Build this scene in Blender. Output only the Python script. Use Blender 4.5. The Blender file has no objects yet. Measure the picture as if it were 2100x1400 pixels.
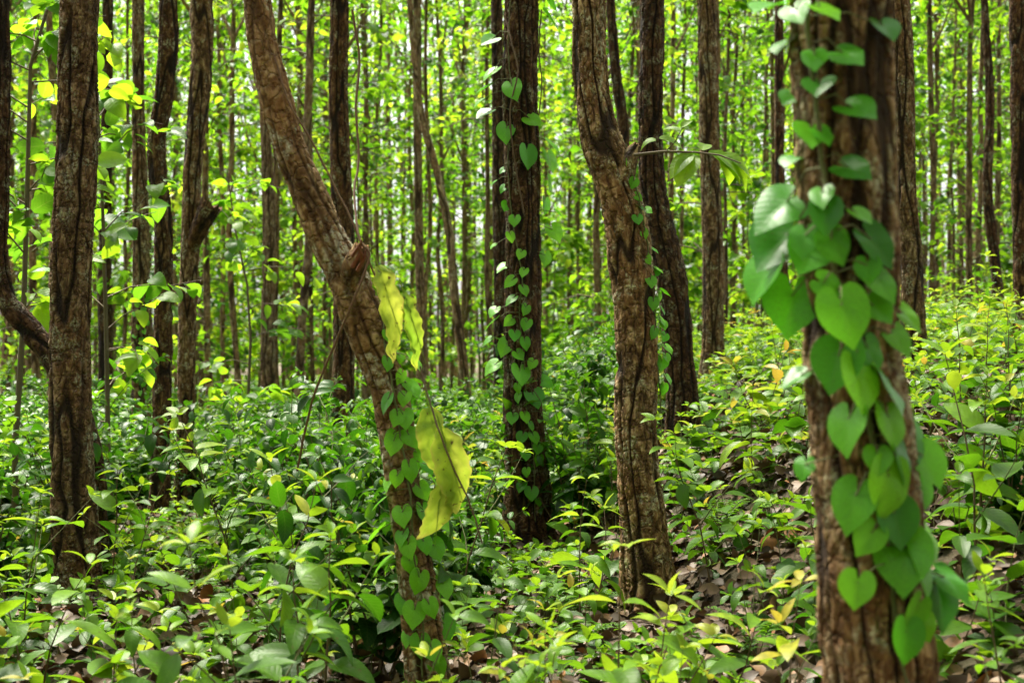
import bpy, math
import numpy as np
from mathutils import Matrix, Vector

sc = bpy.context.scene
col = sc.collection
rng = np.random.default_rng(11)
R = math.radians
FPX = 2100 * 50.0 / 36.0            # photograph pixels per unit slope
CAM_Z = 1.5

# ------------------------------------------------------------------ camera
cd = bpy.data.cameras.new('camera'); cam = bpy.data.objects.new('camera', cd); col.objects.link(cam)
cam.location = (0, 0, CAM_Z); cam.rotation_euler = (R(90), 0, 0)
cd.lens = 50; cd.sensor_width = 36; cd.clip_start = 0.05; cd.clip_end = 1000
cd.dof.use_dof = True; cd.dof.focus_distance = 8.0; cd.dof.aperture_fstop = 3.0
sc.camera = cam

# ------------------------------------------------------------------ light
SUN_EL, SUN_AZ = 62, -35            # azimuth measured from +Y (away from the camera), clockwise
w = bpy.data.worlds.new('World'); sc.world = w; w.use_nodes = True
nt = w.node_tree; bg = nt.nodes['Background']
sky = nt.nodes.new('ShaderNodeTexSky'); sky.sky_type = 'NISHITA'; sky.sun_disc = False
sky.sun_elevation = R(SUN_EL); sky.sun_rotation = R(SUN_AZ)
sky.air_density = 1.0; sky.dust_density = 4.0; sky.ozone_density = 0.6
hs = nt.nodes.new('ShaderNodeHueSaturation'); hs.inputs['Saturation'].default_value = .12
nt.links.new(sky.outputs[0], hs.inputs['Color']); nt.links.new(hs.outputs[0], bg.inputs[0]); bg.inputs[1].default_value = 0.085
sd = bpy.data.lights.new('sun', 'SUN'); sun = bpy.data.objects.new('sun', sd); col.objects.link(sun)
sd.energy = 5.0; sd.angle = R(24); sd.color = (1, 0.95, 0.80)
sv = Vector((math.sin(R(SUN_AZ)) * math.cos(R(SUN_EL)), math.cos(R(SUN_AZ)) * math.cos(R(SUN_EL)), math.sin(R(SUN_EL))))
sun.rotation_euler = sv.to_track_quat('Z', 'Y').to_euler(); sun.location = (0, 0, 40)
sc.view_settings.view_transform = 'Standard'; sc.view_settings.look = 'None'
sc.view_settings.gamma = 1; sc.view_settings.use_curve_mapping = False
sc.view_settings.exposure = 2.12
cy = sc.cycles
cy.max_bounces = 7; cy.diffuse_bounces = 4; cy.glossy_bounces = 2; cy.transmission_bounces = 5; cy.transparent_max_bounces = 4
cy.sample_clamp_indirect = 6; cy.use_adaptive_sampling = True; cy.adaptive_threshold = 0.015
cy.caustics_reflective = False; cy.caustics_refractive = False
cy.use_denoising = True
try: cy.denoiser = 'OPENIMAGEDENOISE'; cy.denoising_prefilter = 'ACCURATE'
except Exception: pass

# ------------------------------------------------------------------ numpy noise
_p = np.random.default_rng(5).permutation(256); _p = np.concatenate([_p, _p, _p])
_g = np.random.default_rng(6).normal(size=(256, 3)); _g /= np.linalg.norm(_g, axis=1)[:, None]
def noise(P):
    P = np.asarray(P, float); I = np.floor(P).astype(int); F = P - I; I &= 255
    U = F * F * F * (F * (F * 6 - 15) + 10)
    def gr(a, b, c):
        h = _p[_p[_p[(I[:, 0] + a) & 255] + ((I[:, 1] + b) & 255)] + ((I[:, 2] + c) & 255)]
        return (_g[h] * (F - (a, b, c))).sum(1)
    def lp(t, a, b): return a + t * (b - a)
    x0 = lp(U[:, 0], gr(0,0,0), gr(1,0,0)); x1 = lp(U[:, 0], gr(0,1,0), gr(1,1,0))
    x2 = lp(U[:, 0], gr(0,0,1), gr(1,0,1)); x3 = lp(U[:, 0], gr(0,1,1), gr(1,1,1))
    return lp(U[:, 2], lp(U[:, 1], x0, x1), lp(U[:, 1], x2, x3)) * 1.6
def fbm(P, o=3):
    s = 0; a = 1
    for k in range(o): s = s + a * noise(P * 2 ** k + 17 * k); a *= .5
    return s
def sstep(a, b, x):
    t = np.clip((x - a) / (b - a), 0, 1); return t * t * (3 - 2 * t)
def terrain(x, y):
    x = np.asarray(x, float); y = np.asarray(y, float)
    t = x + 0.15 * np.clip(y - 8, -4, 8) - 0.7 - .13 * np.maximum(y - 16, 0)
    h = np.where(t > 0, 1.8 * (1 - np.exp(-np.maximum(t, 0) / 3.1)), 0.0)
    h = h - 0.10 * sstep(0, 1, -t) * sstep(5, 12, y)
    # a little eroded bank where the slope begins
    h = h + 0.12 * sstep(0.0, 0.25, t - 0.75 + .15 * np.sin(y * 2.1)) * sstep(7, 8, y) * (1 - sstep(10, 12, y))
    h = h + 0.05 * np.sin(x * 1.7 + y * .6) * np.sin(y * .9 - x * .4) + 0.02 * np.sin(x * 5.1 + 1) * np.sin(y * 4.3)
    h = h - (0.10 * sstep(10, 18, y) + .25 * sstep(16, 45, y)) * sstep(-.5, 1.0, -t)
    return h
def T1(x, y): return float(terrain(x, y))
def at(px, py, Y): return np.array([(px - 1050) / FPX * Y, Y, CAM_Z + (700 - py) / FPX * Y])
def proj(x, y, z): return 1050 + x / y * FPX, 700 - (z - CAM_Z) / y * FPX

# ------------------------------------------------------------------ scene helpers
def tag(o, label=None, cat=None, group=None, kind=None):
    if label: o['label'] = label
    if cat: o['category'] = cat
    if group: o['group'] = group
    if kind: o['kind'] = kind
    return o
def link(name, me, parent=None):
    o = bpy.data.objects.new(name, me); col.objects.link(o)
    if parent is not None: o.parent = parent
    return o
def empty(name, loc, rz=0, s=1):
    o = bpy.data.objects.new(name, None); col.objects.link(o)
    o.location = [float(v) for v in loc]; o.rotation_euler = (0, 0, rz); o.scale = (s, s, s); o.empty_display_size = .1
    return o

def nrm(v): return v / np.maximum(np.linalg.norm(v, axis=-1, keepdims=True), 1e-9)

class Geo:
    """collects quads (a triangle repeats nothing: stored separately) with per-vertex attributes"""
    def __init__(s): s.V = []; s.Q = []; s.Tr = []; s.A = []; s.M = []; s.MT = []; s.n = 0
    def add(s, V, Q=None, T=None, A=None, m=0):
        V = np.asarray(V, np.float32).reshape(-1, 3)
        if A is None: A = np.zeros((len(V), 4), np.float32)
        s.V.append(V); s.A.append(np.asarray(A, np.float32))
        if Q is not None and len(Q): s.Q.append(np.asarray(Q) + s.n); s.M.append(np.full(len(Q), m))
        if T is not None and len(T): s.Tr.append(np.asarray(T) + s.n); s.MT.append(np.full(len(T), m))
        s.n += len(V)
    def extend(s, g, mat4=None, m=None, tint=0.0):
        """append another Geo, transformed"""
        for V, A in [g.packed()]:
            if mat4 is not None: V = V @ mat4[:3, :3].T + mat4[:3, 3]
            if tint: A = A.copy(); A[:, 0] += tint
            off = s.n; s.V.append(V.astype(np.float32)); s.A.append(A)
            for q, mm in zip(g.Q, g.M): s.Q.append(q + off); s.M.append(mm if m is None else np.full(len(mm), m))
            for q, mm in zip(g.Tr, g.MT): s.Tr.append(q + off); s.MT.append(mm if m is None else np.full(len(mm), m))
            s.n += len(V)
    def packed(s):
        if len(s.V) > 1: s.V = [np.concatenate(s.V)]; s.A = [np.concatenate(s.A)]
        return s.V[0], s.A[0]
    def mesh(s, name, mats, smooth=True):
        V, A = s.packed()
        Q = np.concatenate(s.Q) if s.Q else np.zeros((0, 4), int)
        T = np.concatenate(s.Tr) if s.Tr else np.zeros((0, 3), int)
        me = bpy.data.meshes.new(name)
        nq, n3 = len(Q), len(T)
        me.vertices.add(len(V)); me.vertices.foreach_set('co', V.astype(np.float32).ravel())
        me.loops.add(nq * 4 + n3 * 3); me.loops.foreach_set('vertex_index', np.concatenate([Q.ravel(), T.ravel()]).astype(np.int32))
        me.polygons.add(nq + n3)
        me.polygons.foreach_set('loop_start', np.concatenate([np.arange(nq) * 4, nq * 4 + np.arange(n3) * 3]).astype(np.int32))
        for mt in mats: me.materials.append(mt)
        mi = np.concatenate((s.M or [np.zeros(0, int)]) + (s.MT or [])).astype(np.int32)
        if len(mats) > 1: me.polygons.foreach_set('material_index', mi)
        me.polygons.foreach_set('use_smooth', np.full(nq + n3, smooth))
        at1 = me.attributes.new('tint', 'FLOAT', 'POINT'); at1.data.foreach_set('value', np.ascontiguousarray(A[:, 0]))
        at2 = me.attributes.new('luv', 'FLOAT_VECTOR', 'POINT'); at2.data.foreach_set('vector', np.ascontiguousarray(A[:, 1:4]).ravel())
        me.update(calc_edges=True)
        return me

# ------------------------------------------------------------------ materials
def newmat(name):
    m = bpy.data.materials.new(name); m.use_nodes = True; m.node_tree.nodes.clear(); return m, m.node_tree
class N:
    def __init__(s, nt): s.nt = nt
    def n(s, t, **kw):
        o = s.nt.nodes.new(t)
        for k, v in kw.items(): setattr(o, k, v)
        return o
    def l(s, a, b): s.nt.links.new(a, b)
    def math(s, op, a, b=None, clamp=False):
        o = s.n('ShaderNodeMath', operation=op, use_clamp=clamp)
        for i, x in enumerate((a, b)):
            if x is None: continue
            if isinstance(x, (int, float)): o.inputs[i].default_value = x
            else: s.l(x, o.inputs[i])
        return o.outputs[0]
    def ramp(s, f, pts, interp='LINEAR'):
        o = s.n('ShaderNodeValToRGB'); e = o.color_ramp.elements; o.color_ramp.interpolation = interp
        while len(e) < len(pts): e.new(1)
        for k, (p, c) in enumerate(pts):
            e[k].position = p; e[k].color = (*c, 1) if isinstance(c, tuple) else (c, c, c, 1)
        s.l(f, o.inputs[0]); return o.outputs[0]
    def mix(s, f, a, b, bt='MIX'):
        o = s.n('ShaderNodeMix', data_type='RGBA', blend_type=bt)
        if isinstance(f, (int, float)): o.inputs[0].default_value = f
        else: s.l(f, o.inputs[0])
        for i, x in ((6, a), (7, b)):
            if isinstance(x, tuple): o.inputs[i].default_value = (*x, 1)
            else: s.l(x, o.inputs[i])
        return o.outputs[2]
    def noise(s, v, scale, detail=3, rough=.5, dist=0):
        o = s.n('ShaderNodeTexNoise'); o.inputs['Scale'].default_value = scale; o.inputs['Detail'].default_value = detail
        o.inputs['Roughness'].default_value = rough; o.inputs['Distortion'].default_value = dist
        s.l(v, o.inputs['Vector']); return o.outputs[0]

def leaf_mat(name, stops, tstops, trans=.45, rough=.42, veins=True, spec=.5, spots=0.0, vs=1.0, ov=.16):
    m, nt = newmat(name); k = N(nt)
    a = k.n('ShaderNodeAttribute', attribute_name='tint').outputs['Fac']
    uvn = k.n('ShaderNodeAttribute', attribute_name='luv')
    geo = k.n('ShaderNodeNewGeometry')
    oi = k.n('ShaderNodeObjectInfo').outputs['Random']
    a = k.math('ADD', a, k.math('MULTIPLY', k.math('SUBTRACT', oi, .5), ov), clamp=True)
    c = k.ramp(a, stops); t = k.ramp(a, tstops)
    pr = k.n('ShaderNodeBsdfPrincipled')
    pos = k.n('ShaderNodeTexCoord').outputs['Object']
    if veins:
        sp = k.n('ShaderNodeSeparateXYZ'); k.l(uvn.outputs['Vector'], sp.inputs[0])
        au = k.math('ABSOLUTE', sp.outputs[0])
        mid = k.math('SUBTRACT', 1, k.math('MULTIPLY', au, 16), clamp=True)
        ph = k.math('SUBTRACT', sp.outputs[1], k.math('MULTIPLY', au, .22))
        fr = k.math('FRACT', k.math('MULTIPLY', ph, 8.5))
        tri = k.math('ABSOLUTE', k.math('SUBTRACT', fr, .5))
        side = k.math('SUBTRACT', 1, k.math('MULTIPLY', tri, 13), clamp=True)
        vein = k.math('MAXIMUM', mid, k.math('MULTIPLY', side, .75))
        c = k.mix(k.math('MULTIPLY', vein, .38 * vs), c, (.22, .32, .06))
        t = k.mix(k.math('MULTIPLY', vein, .30 * vs), t, (.42, .55, .10))
        blot = k.noise(pos, 28, 3)
        c = k.mix(k.ramp(blot, [(.42, 0.0), (.62, .38)]), c, (.018, .052, .008))
        if spots:
            sp2 = k.ramp(k.noise(pos, 42, 1), [(.70, 0.0), (.725, spots)])
            c = k.mix(sp2, c, (.10, .055, .018)); t = k.mix(sp2, t, (.10, .055, .018))
        b = k.n('ShaderNodeBump'); b.inputs['Strength'].default_value = .35 * vs; b.inputs['Distance'].default_value = .004
        hb = k.math('ADD', k.math('MULTIPLY', vein, -1), k.math('MULTIPLY', tri, 1.3))
        k.l(hb, b.inputs['Height'])
        k.l(b.outputs[0], pr.inputs['Normal'])
    k.l(c, pr.inputs['Base Color']); pr.inputs['Roughness'].default_value = rough
    pr.inputs['Specular IOR Level'].default_value = spec
    tr = k.n('ShaderNodeBsdfTranslucent'); k.l(t, tr.inputs[0])
    mx = k.n('ShaderNodeMixShader'); mx.inputs[0].default_value = trans
    k.l(pr.outputs[0], mx.inputs[1]); k.l(tr.outputs[0], mx.inputs[2])
    out = k.n('ShaderNodeOutputMaterial'); k.l(mx.outputs[0], out.inputs[0])
    return m

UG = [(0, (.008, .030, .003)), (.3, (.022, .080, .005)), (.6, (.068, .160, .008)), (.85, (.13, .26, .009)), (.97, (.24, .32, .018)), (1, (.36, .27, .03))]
UGT = [(0, (.02, .10, .003)), (.3, (.07, .25, .005)), (.6, (.20, .42, .008)), (.88, (.42, .60, .02)), (.97, (.5, .6, .04)), (1, (.60, .40, .05))]
BG = [(0, (.012, .045, .006)), (.4, (.042, .125, .010)), (.8, (.10, .22, .014)), (1, (.19, .28, .02))]
BGT = [(0, (.05, .18, .008)), (.4, (.19, .45, .012)), (.8, (.39, .68, .02)), (1, (.60, .78, .04))]
M_under = leaf_mat('undergrowth_leaf', UG, UGT, .34, .40, True, .22, .4, .5)
M_crown = leaf_mat('tree_leaf', BG, BGT, .55, .42, False, .4, ov=.42)
M_young = leaf_mat('young_tree_leaf', [(0, (.02, .075, .008)), (.5, (.05, .14, .010)), (1, (.17, .29, .02))], [(0, (.07, .22, .01)), (.5, (.18, .42, .012)), (1, (.46, .70, .02))], .5, .42, True, .3, .3)
M_vine = leaf_mat('heart_vine_leaf', [(0, (.028, .15, .006)), (.5, (.075, .32, .010)), (1, (.17, .46, .015))],
                  [(0, (.05, .28, .008)), (.5, (.12, .50, .012)), (1, (.26, .66, .02))], .36, .34, True, .3, .8, .25, .5)
M_yel = leaf_mat('withering_leaf', [(0, (.10, .22, .02)), (.4, (.24, .34, .035)), (.75, (.38, .38, .06)), (1, (.30, .17, .05))],
                 [(0, (.22, .44, .02)), (.4, (.52, .62, .05)), (.75, (.66, .62, .10)), (1, (.35, .2, .06))], .45, .5, True, .3, .9)

def bark_mat(name, dark, mid, light, lichen, scale=1.0, fine=.022, zs=.42):
    m, nt = newmat(name); k = N(nt)
    A = k.n('ShaderNodeAttribute', attribute_name='luv').outputs['Vector']
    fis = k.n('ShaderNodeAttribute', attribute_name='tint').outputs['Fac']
    oi = k.n('ShaderNodeObjectInfo').outputs['Random']
    mp = k.n('ShaderNodeMapping'); k.l(A, mp.inputs[0]); mp.inputs['Scale'].default_value = (1, 1, zs)
    off = k.n('ShaderNodeCombineXYZ'); k.l(k.math('MULTIPLY', oi, 37), off.inputs[2]); k.l(off.outputs[0], mp.inputs['Location'])
    v = mp.outputs[0]
    mp2 = k.n('ShaderNodeMapping'); k.l(v, mp2.inputs[0]); mp2.inputs['Scale'].default_value = (1, 1, .8 / zs)
    v2 = mp2.outputs[0]
    n1 = k.noise(v, 26 * scale, 6, .65, .6)
    n2 = k.noise(v2, 9 * scale, 4, .6)
    n3 = k.noise(v2, 60 * scale, 4, .7)
    n4 = k.noise(v2, 3.3, 2)
    vo = k.n('ShaderNodeTexVoronoi', feature='DISTANCE_TO_EDGE'); vo.inputs['Scale'].default_value = 20 * scale
    dv = k.n('ShaderNodeVectorMath', operation='ADD')
    nv = k.n('ShaderNodeTexNoise'); nv.inputs['Scale'].default_value = 30; k.l(v2, nv.inputs['Vector'])
    sc_ = k.n('ShaderNodeVectorMath', operation='SCALE'); sc_.inputs['Scale'].default_value = .05; k.l(nv.outputs['Color'], sc_.inputs[0])
    k.l(v, dv.inputs[0]); k.l(sc_.outputs[0], dv.inputs[1]); k.l(dv.outputs[0], vo.inputs['Vector'])
    crack = k.ramp(vo.outputs['Distance'], [(0, 0.0), (.05, .55), (.16, 1.0)])
    c = k.ramp(n1, [(.36, dark), (.5, mid), (.62, light)])
    c = k.mix(k.ramp(n2, [(.35, 0.0), (.7, .45)]), c, tuple(x * .55 for x in mid))
    c = k.mix(k.ramp(n4, [(.4, 0.0), (.65, .35)]), c, (mid[0] * 1.35, mid[1] * 1.0, mid[2] * .75))
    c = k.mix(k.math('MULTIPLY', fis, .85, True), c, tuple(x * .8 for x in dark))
    li = k.math('MULTIPLY', k.ramp(n2, [(.53, 0.0), (.62, 1.0)]), k.ramp(n3, [(.45, 0.0), (.56, .75)]))
    li = k.math('MULTIPLY', li, k.math('SUBTRACT', 1, fis, clamp=True))
    c = k.mix(li, c, lichen)
    c = k.mix(1.0, c, k.ramp(k.math('FRACT', k.math('MULTIPLY', oi, 7.3)), [(0, (.78, .74, .72)), (.5, (1.0, 1.0, 1.0)), (1, (1.28, 1.22, 1.12))]), 'MULTIPLY')
    h = k.math('ADD', k.math('MULTIPLY', n1, .8), k.math('ADD', k.math('MULTIPLY', crack, .9), k.math('MULTIPLY', n3, .5)))
    b = k.n('ShaderNodeBump'); b.inputs['Strength'].default_value = 1; b.inputs['Distance'].default_value = fine
    k.l(h, b.inputs['Height'])
    pr = k.n('ShaderNodeBsdfPrincipled'); k.l(c, pr.inputs['Base Color']); pr.inputs['Roughness'].default_value = .85
    pr.inputs['Specular IOR Level'].default_value = .25; k.l(b.outputs[0], pr.inputs['Normal'])
    out = k.n('ShaderNodeOutputMaterial'); k.l(pr.outputs[0], out.inputs[0])
    return m
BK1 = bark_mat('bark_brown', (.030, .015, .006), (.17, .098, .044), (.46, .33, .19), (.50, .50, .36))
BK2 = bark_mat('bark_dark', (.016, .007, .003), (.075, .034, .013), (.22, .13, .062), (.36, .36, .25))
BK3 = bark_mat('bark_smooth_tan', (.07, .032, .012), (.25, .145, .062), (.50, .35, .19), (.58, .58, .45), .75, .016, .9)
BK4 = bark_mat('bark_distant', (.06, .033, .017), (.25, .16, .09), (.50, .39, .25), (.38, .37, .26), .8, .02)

def flat_mat(name, a, b, scale=20, rough=.8):
    m, nt = newmat(name); k = N(nt)
    pos = k.n('ShaderNodeTexCoord').outputs['Object']
    c = k.mix(k.noise(pos, scale, 3), a, b)
    pr = k.n('ShaderNodeBsdfPrincipled'); k.l(c, pr.inputs['Base Color']); pr.inputs['Roughness'].default_value = rough
    out = k.n('ShaderNodeOutputMaterial'); k.l(pr.outputs[0], out.inputs[0]); return m
M_stem = flat_mat('woody_stem', (.06, .030, .016), (.13, .08, .04))
M_gstem = flat_mat('green_stem', (.06, .10, .02), (.13, .10, .04))
M_twig = flat_mat('twig', (.07, .05, .03), (.14, .10, .06))
M_rust = flat_mat('rotten_wood', (.22, .06, .02), (.08, .03, .015), 30)
M_liana = flat_mat('liana_bark', (.08, .035, .015), (.17, .09, .045), 40)

m, nt_ = newmat('forest_soil'); k = N(nt_)
pos = k.n('ShaderNodeTexCoord').outputs['Object']
n1 = k.noise(pos, 3, 6, .6); n2 = k.noise(pos, 40, 5, .7)
vo = k.n('ShaderNodeTexVoronoi'); vo.inputs['Scale'].default_value = 18; k.l(pos, vo.inputs['Vector'])
c = k.ramp(n2, [(.3, (.030, .018, .010)), (.55, (.085, .05, .028)), (.75, (.12, .075, .04))])
sepc = k.n('ShaderNodeSeparateColor'); k.l(vo.outputs['Color'], sepc.inputs[0])
c = k.mix(k.ramp(sepc.outputs[0], [(.4, 0.0), (1, .6)]), c, (.11, .058, .028))
c = k.mix(k.ramp(n1, [(.4, 0.0), (.65, .55)]), c, (.05, .06, .018))
b = k.n('ShaderNodeBump'); b.inputs['Distance'].default_value = .03
k.l(k.math('ADD', n2, vo.outputs['Distance']), b.inputs['Height'])
pr = k.n('ShaderNodeBsdfPrincipled'); k.l(c, pr.inputs['Base Color']); pr.inputs['Roughness'].default_value = .9; k.l(b.outputs[0], pr.inputs['Normal'])
out = k.n('ShaderNodeOutputMaterial'); k.l(pr.outputs[0], out.inputs[0]); M_soil = m

m, nt_ = newmat('dead_leaf'); k = N(nt_)
a = k.n('ShaderNodeAttribute', attribute_name='tint').outputs['Fac']
c = k.ramp(a, [(0, (.022, .011, .005)), (.4, (.062, .030, .012)), (.8, (.16, .088, .038)), (1, (.26, .10, .026))])
pos = k.n('ShaderNodeTexCoord').outputs['Object']
c = k.mix(k.ramp(k.noise(pos, 60, 3), [(.4, 0.0), (.7, .5)]), c, (.08, .045, .025))
pr = k.n('ShaderNodeBsdfPrincipled'); k.l(c, pr.inputs['Base Color']); pr.inputs['Roughness'].default_value = .6
out = k.n('ShaderNodeOutputMaterial'); k.l(pr.outputs[0], out.inputs[0]); M_dead = m

# ------------------------------------------------------------------ geometry generators
def tube(g, P, r, n=6, m=0, tint=.3, cap=True):
    P = np.asarray(P, float); r = np.broadcast_to(np.asarray(r, float), (len(P),))
    Tn = nrm(np.gradient(P, axis=0))
    ref = np.array([1., 0, 0]) if abs(Tn[0][0]) < .8 else np.array([0, 1., 0])
    e1 = nrm(ref - (Tn @ ref)[:, None] * Tn); e2 = np.cross(Tn, e1)
    th = np.arange(n) * 2 * math.pi / n
    V = P[:, None] + r[:, None, None] * (np.cos(th)[None, :, None] * e1[:, None] + np.sin(th)[None, :, None] * e2[:, None])
    L = len(P); i, j = np.meshgrid(np.arange(L - 1), np.arange(n), indexing='ij'); jn = (j + 1) % n
    Q = np.stack([i * n + j, i * n + jn, (i + 1) * n + jn, (i + 1) * n + j], -1).reshape(-1, 4)
    s = np.concatenate([[0], np.cumsum(np.linalg.norm(np.diff(P, axis=0), axis=1))])
    A = np.zeros((L, n, 4), np.float32); A[..., 0] = tint
    A[..., 1] = np.cos(th)[None] * .1; A[..., 2] = np.sin(th)[None] * .1; A[..., 3] = s[:, None]
    g.add(V.reshape(-1, 3), Q, None, A.reshape(-1, 4), m)

def leaf_tmpl(kind, nv=5, nh=1, fold=.25, droop=.35, twist=0., wav=.0, width=.5):
    """unit leaf: y base(0)->tip(1); returns V, Q, T, luv"""
    if kind == 'heart':
        ph = np.linspace(-math.pi, math.pi, 25)
        key = R(1) * np.array([0, 6, 18, 40, 75, 105, 135, 158, 172, 180])
        rad = np.array([.74, .66, .575, .52, .485, .475, .46, .41, .28, .08])
        r = np.interp(np.abs(ph), key, rad)
        V = [(0, 0, 0)]; uv = [(0, .28, 0)]
        rings = (.4, .75, 1.0)
        for q in rings:
            for p_, rr in zip(ph, r):
                x, y = math.sin(p_) * rr * q, math.cos(p_) * rr * q
                V.append((x, y, 0)); uv.append((x * 2, y + .28, 0))
        V = np.array(V); n = len(ph); T = [(0, 1 + j, 2 + j) for j in range(n - 1)]
        Q = [(1 + a * n + j, 1 + (a + 1) * n + j, 2 + (a + 1) * n + j, 2 + a * n + j) for a in range(len(rings) - 1) for j in range(n - 1)]
        T = np.array(T); Q = np.array(Q)
        x, y = V[:, 0].copy(), V[:, 1].copy()
        V[:, 2] = fold * np.abs(x) ** 1.2 - droop * np.clip(y, 0, 1) ** 2 * .6 - droop * .7 * x ** 2 + wav * np.sin(7 * y + 5 * x) * (np.abs(x) + .1)
        return V, Q, T, np.array(uv, float)
    v = np.linspace(0, 1, nv + 1)
    if kind == 'ovate': w = (v + .02) ** .55 * (1 - v) ** .85 * 1.05
    elif kind == 'lance': w = (v + .01) ** .75 * (1 - v) ** .95 * 1.0
    elif kind == 'round': w = (v + .04) ** .5 * (1 - v + .0) ** .55 * .95
    else: w = (v + .02) ** .6 * (1 - v) ** .6
    w = w / w.max() * width * .5
    us = np.linspace(-1, 1, 2 * nh + 1)
    VV, UU = np.meshgrid(v, us, indexing='ij'); W = np.repeat(w[:, None], len(us), 1)
    x = UU * W
    ang = droop * VV                     # curl along a circular arc
    dd = max(abs(droop), 1e-3)
    yy = np.sin(dd * VV) / dd; zz = -(1 - np.cos(dd * VV)) / dd * np.sign(droop if droop else 1)
    z = zz + fold * np.abs(x) + wav * np.sin(9 * VV + 2 * UU) * np.abs(UU) * .4
    V = np.stack([x + twist * VV ** 2 * .2, yy, z], -1).reshape(-1, 3)
    n = len(us); i, j = np.meshgrid(np.arange(nv), np.arange(n - 1), indexing='ij')
    Q = np.stack([i * n + j, i * n + j + 1, (i + 1) * n + j + 1, (i + 1) * n + j], -1).reshape(-1, 4)
    uv = np.stack([UU, VV, 0 * UU], -1).reshape(-1, 3)
    return V, Q, None, uv

def put_leaves(g, tm, pos, yd, up, size, tint, m=0):
    """instances of one leaf template; yd direction base->tip, up approx normal"""
    V, Q, T, uv = tm; n = len(pos)
    if n == 0: return
    yd = nrm(yd); xd = nrm(np.cross(yd, up)); zd = np.cross(xd, yd)
    size = np.broadcast_to(size, (n,))
    W = pos[:, None] + size[:, None, None] * (V[None, :, 0:1] * xd[:, None] + V[None, :, 1:2] * yd[:, None] + V[None, :, 2:3] * zd[:, None])
    k = len(V); off = (np.arange(n) * k)[:, None, None]
    A = np.zeros((n, k, 4), np.float32); A[:, :, 0] = np.broadcast_to(tint, (n,))[:, None]; A[:, :, 1:4] = uv[None]
    g.add(W.reshape(-1, 3), (Q[None] + off).reshape(-1, 4), None if T is None else (T[None] + off).reshape(-1, 3), A.reshape(-1, 4), m)

def tmpl_set(kind, nv, nh, width, k=4, sd=1, dr=(.3, 1.1)):
    r = np.random.default_rng(sd)
    return [leaf_tmpl(kind, nv, nh, r.uniform(.1, .45), r.uniform(*dr), r.uniform(-1, 1), r.uniform(0, .05), width * r.uniform(.85, 1.15)) for _ in range(k)]
TM = {'ovate': tmpl_set('ovate', 6, 2, .52, 5, 1), 'lance': tmpl_set('lance', 6, 1, .38, 5, 2), 'round': tmpl_set('round', 5, 2, .72, 5, 3, (.2, .7)),
      'ovate_m': tmpl_set('ovate', 4, 1, .55, 4, 4), 'lance_m': tmpl_set('lance', 4, 1, .40, 4, 5), 'round_m': tmpl_set('round', 4, 1, .75, 4, 6, (.2, .7)),
      'ovate_s': tmpl_set('ovate', 2, 1, .60, 4, 7), 'teak': tmpl_set('ovate', 6, 2, .60, 5, 8, (.5, 1.4)), 'teak_m': tmpl_set('ovate', 3, 1, .62, 5, 9, (.4, 1.3))}
def scatter_leaves(g, key, pos, yd, up, size, tint, r, m=0):
    ts = TM[key]; c = r.integers(0, len(ts), len(pos))
    for q in range(len(ts)):
        s = c == q
        put_leaves(g, ts[q], pos[s], yd[s], up[s], np.asarray(size)[s], np.asarray(tint)[s], m)

def shoot(gs, gl, r, base, d, length, nodes, lsize, key, rad, tb=.35, tt=.75, young=0., leafstart=.15, mstem=0, nst=5, mleaf=0, whorl=2):
    """a stem with opposite leaves: stem into gs, leaves into gl"""
    d = nrm(np.asarray(d, float)); k = max(4, nodes + 1)
    t = np.linspace(0, 1, k)
    bend = r.normal(size=3) * .12; bend[2] = abs(bend[2]) * .5
    P = base + d * (t * length)[:, None] + bend * (t ** 2 * length)[:, None] + r.normal(size=(k, 3)) * .012 * length * t[:, None]
    tube(gs, P, rad * (1 - .7 * t), nst, mstem)
    tn = np.linspace(leafstart, 1, nodes); pos = []; yd = []; sz = []; ti = []
    az = r.uniform(0, 6.28)
    ref = np.array([1., .3, 0]); e1 = nrm(ref - (ref @ d) * d); e2 = np.cross(d, e1)
    for q, s in enumerate(tn):
        p = np.array([np.interp(s, t, P[:, c]) for c in range(3)])
        for w_ in range(whorl if q < nodes - 1 else whorl + 2):
            a = az + q * 1.57 + w_ * 2 * math.pi / (whorl if q < nodes - 1 else whorl + 2) + r.normal() * .3
            el = (-.15 + .75 * s ** 2) + r.normal() * .25
            o = (math.cos(a) * e1 + math.sin(a) * e2); o = o * math.cos(el) + d * math.sin(el)
            pos.append(p + o * .06 * lsize); yd.append(o)
            sz.append(lsize * (1 - .45 * s ** 3) * r.uniform(.65, 1.2) * (.7 if s < .25 else 1) * (.75 if q == nodes - 1 else 1))
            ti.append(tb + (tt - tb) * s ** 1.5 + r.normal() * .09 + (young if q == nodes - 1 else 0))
    pos, yd = np.array(pos), np.array(yd); up = np.array([0, 0, 1.]) + r.normal(size=yd.shape) * .3
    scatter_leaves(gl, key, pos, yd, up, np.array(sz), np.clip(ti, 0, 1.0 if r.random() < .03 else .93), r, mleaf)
    return P

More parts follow.
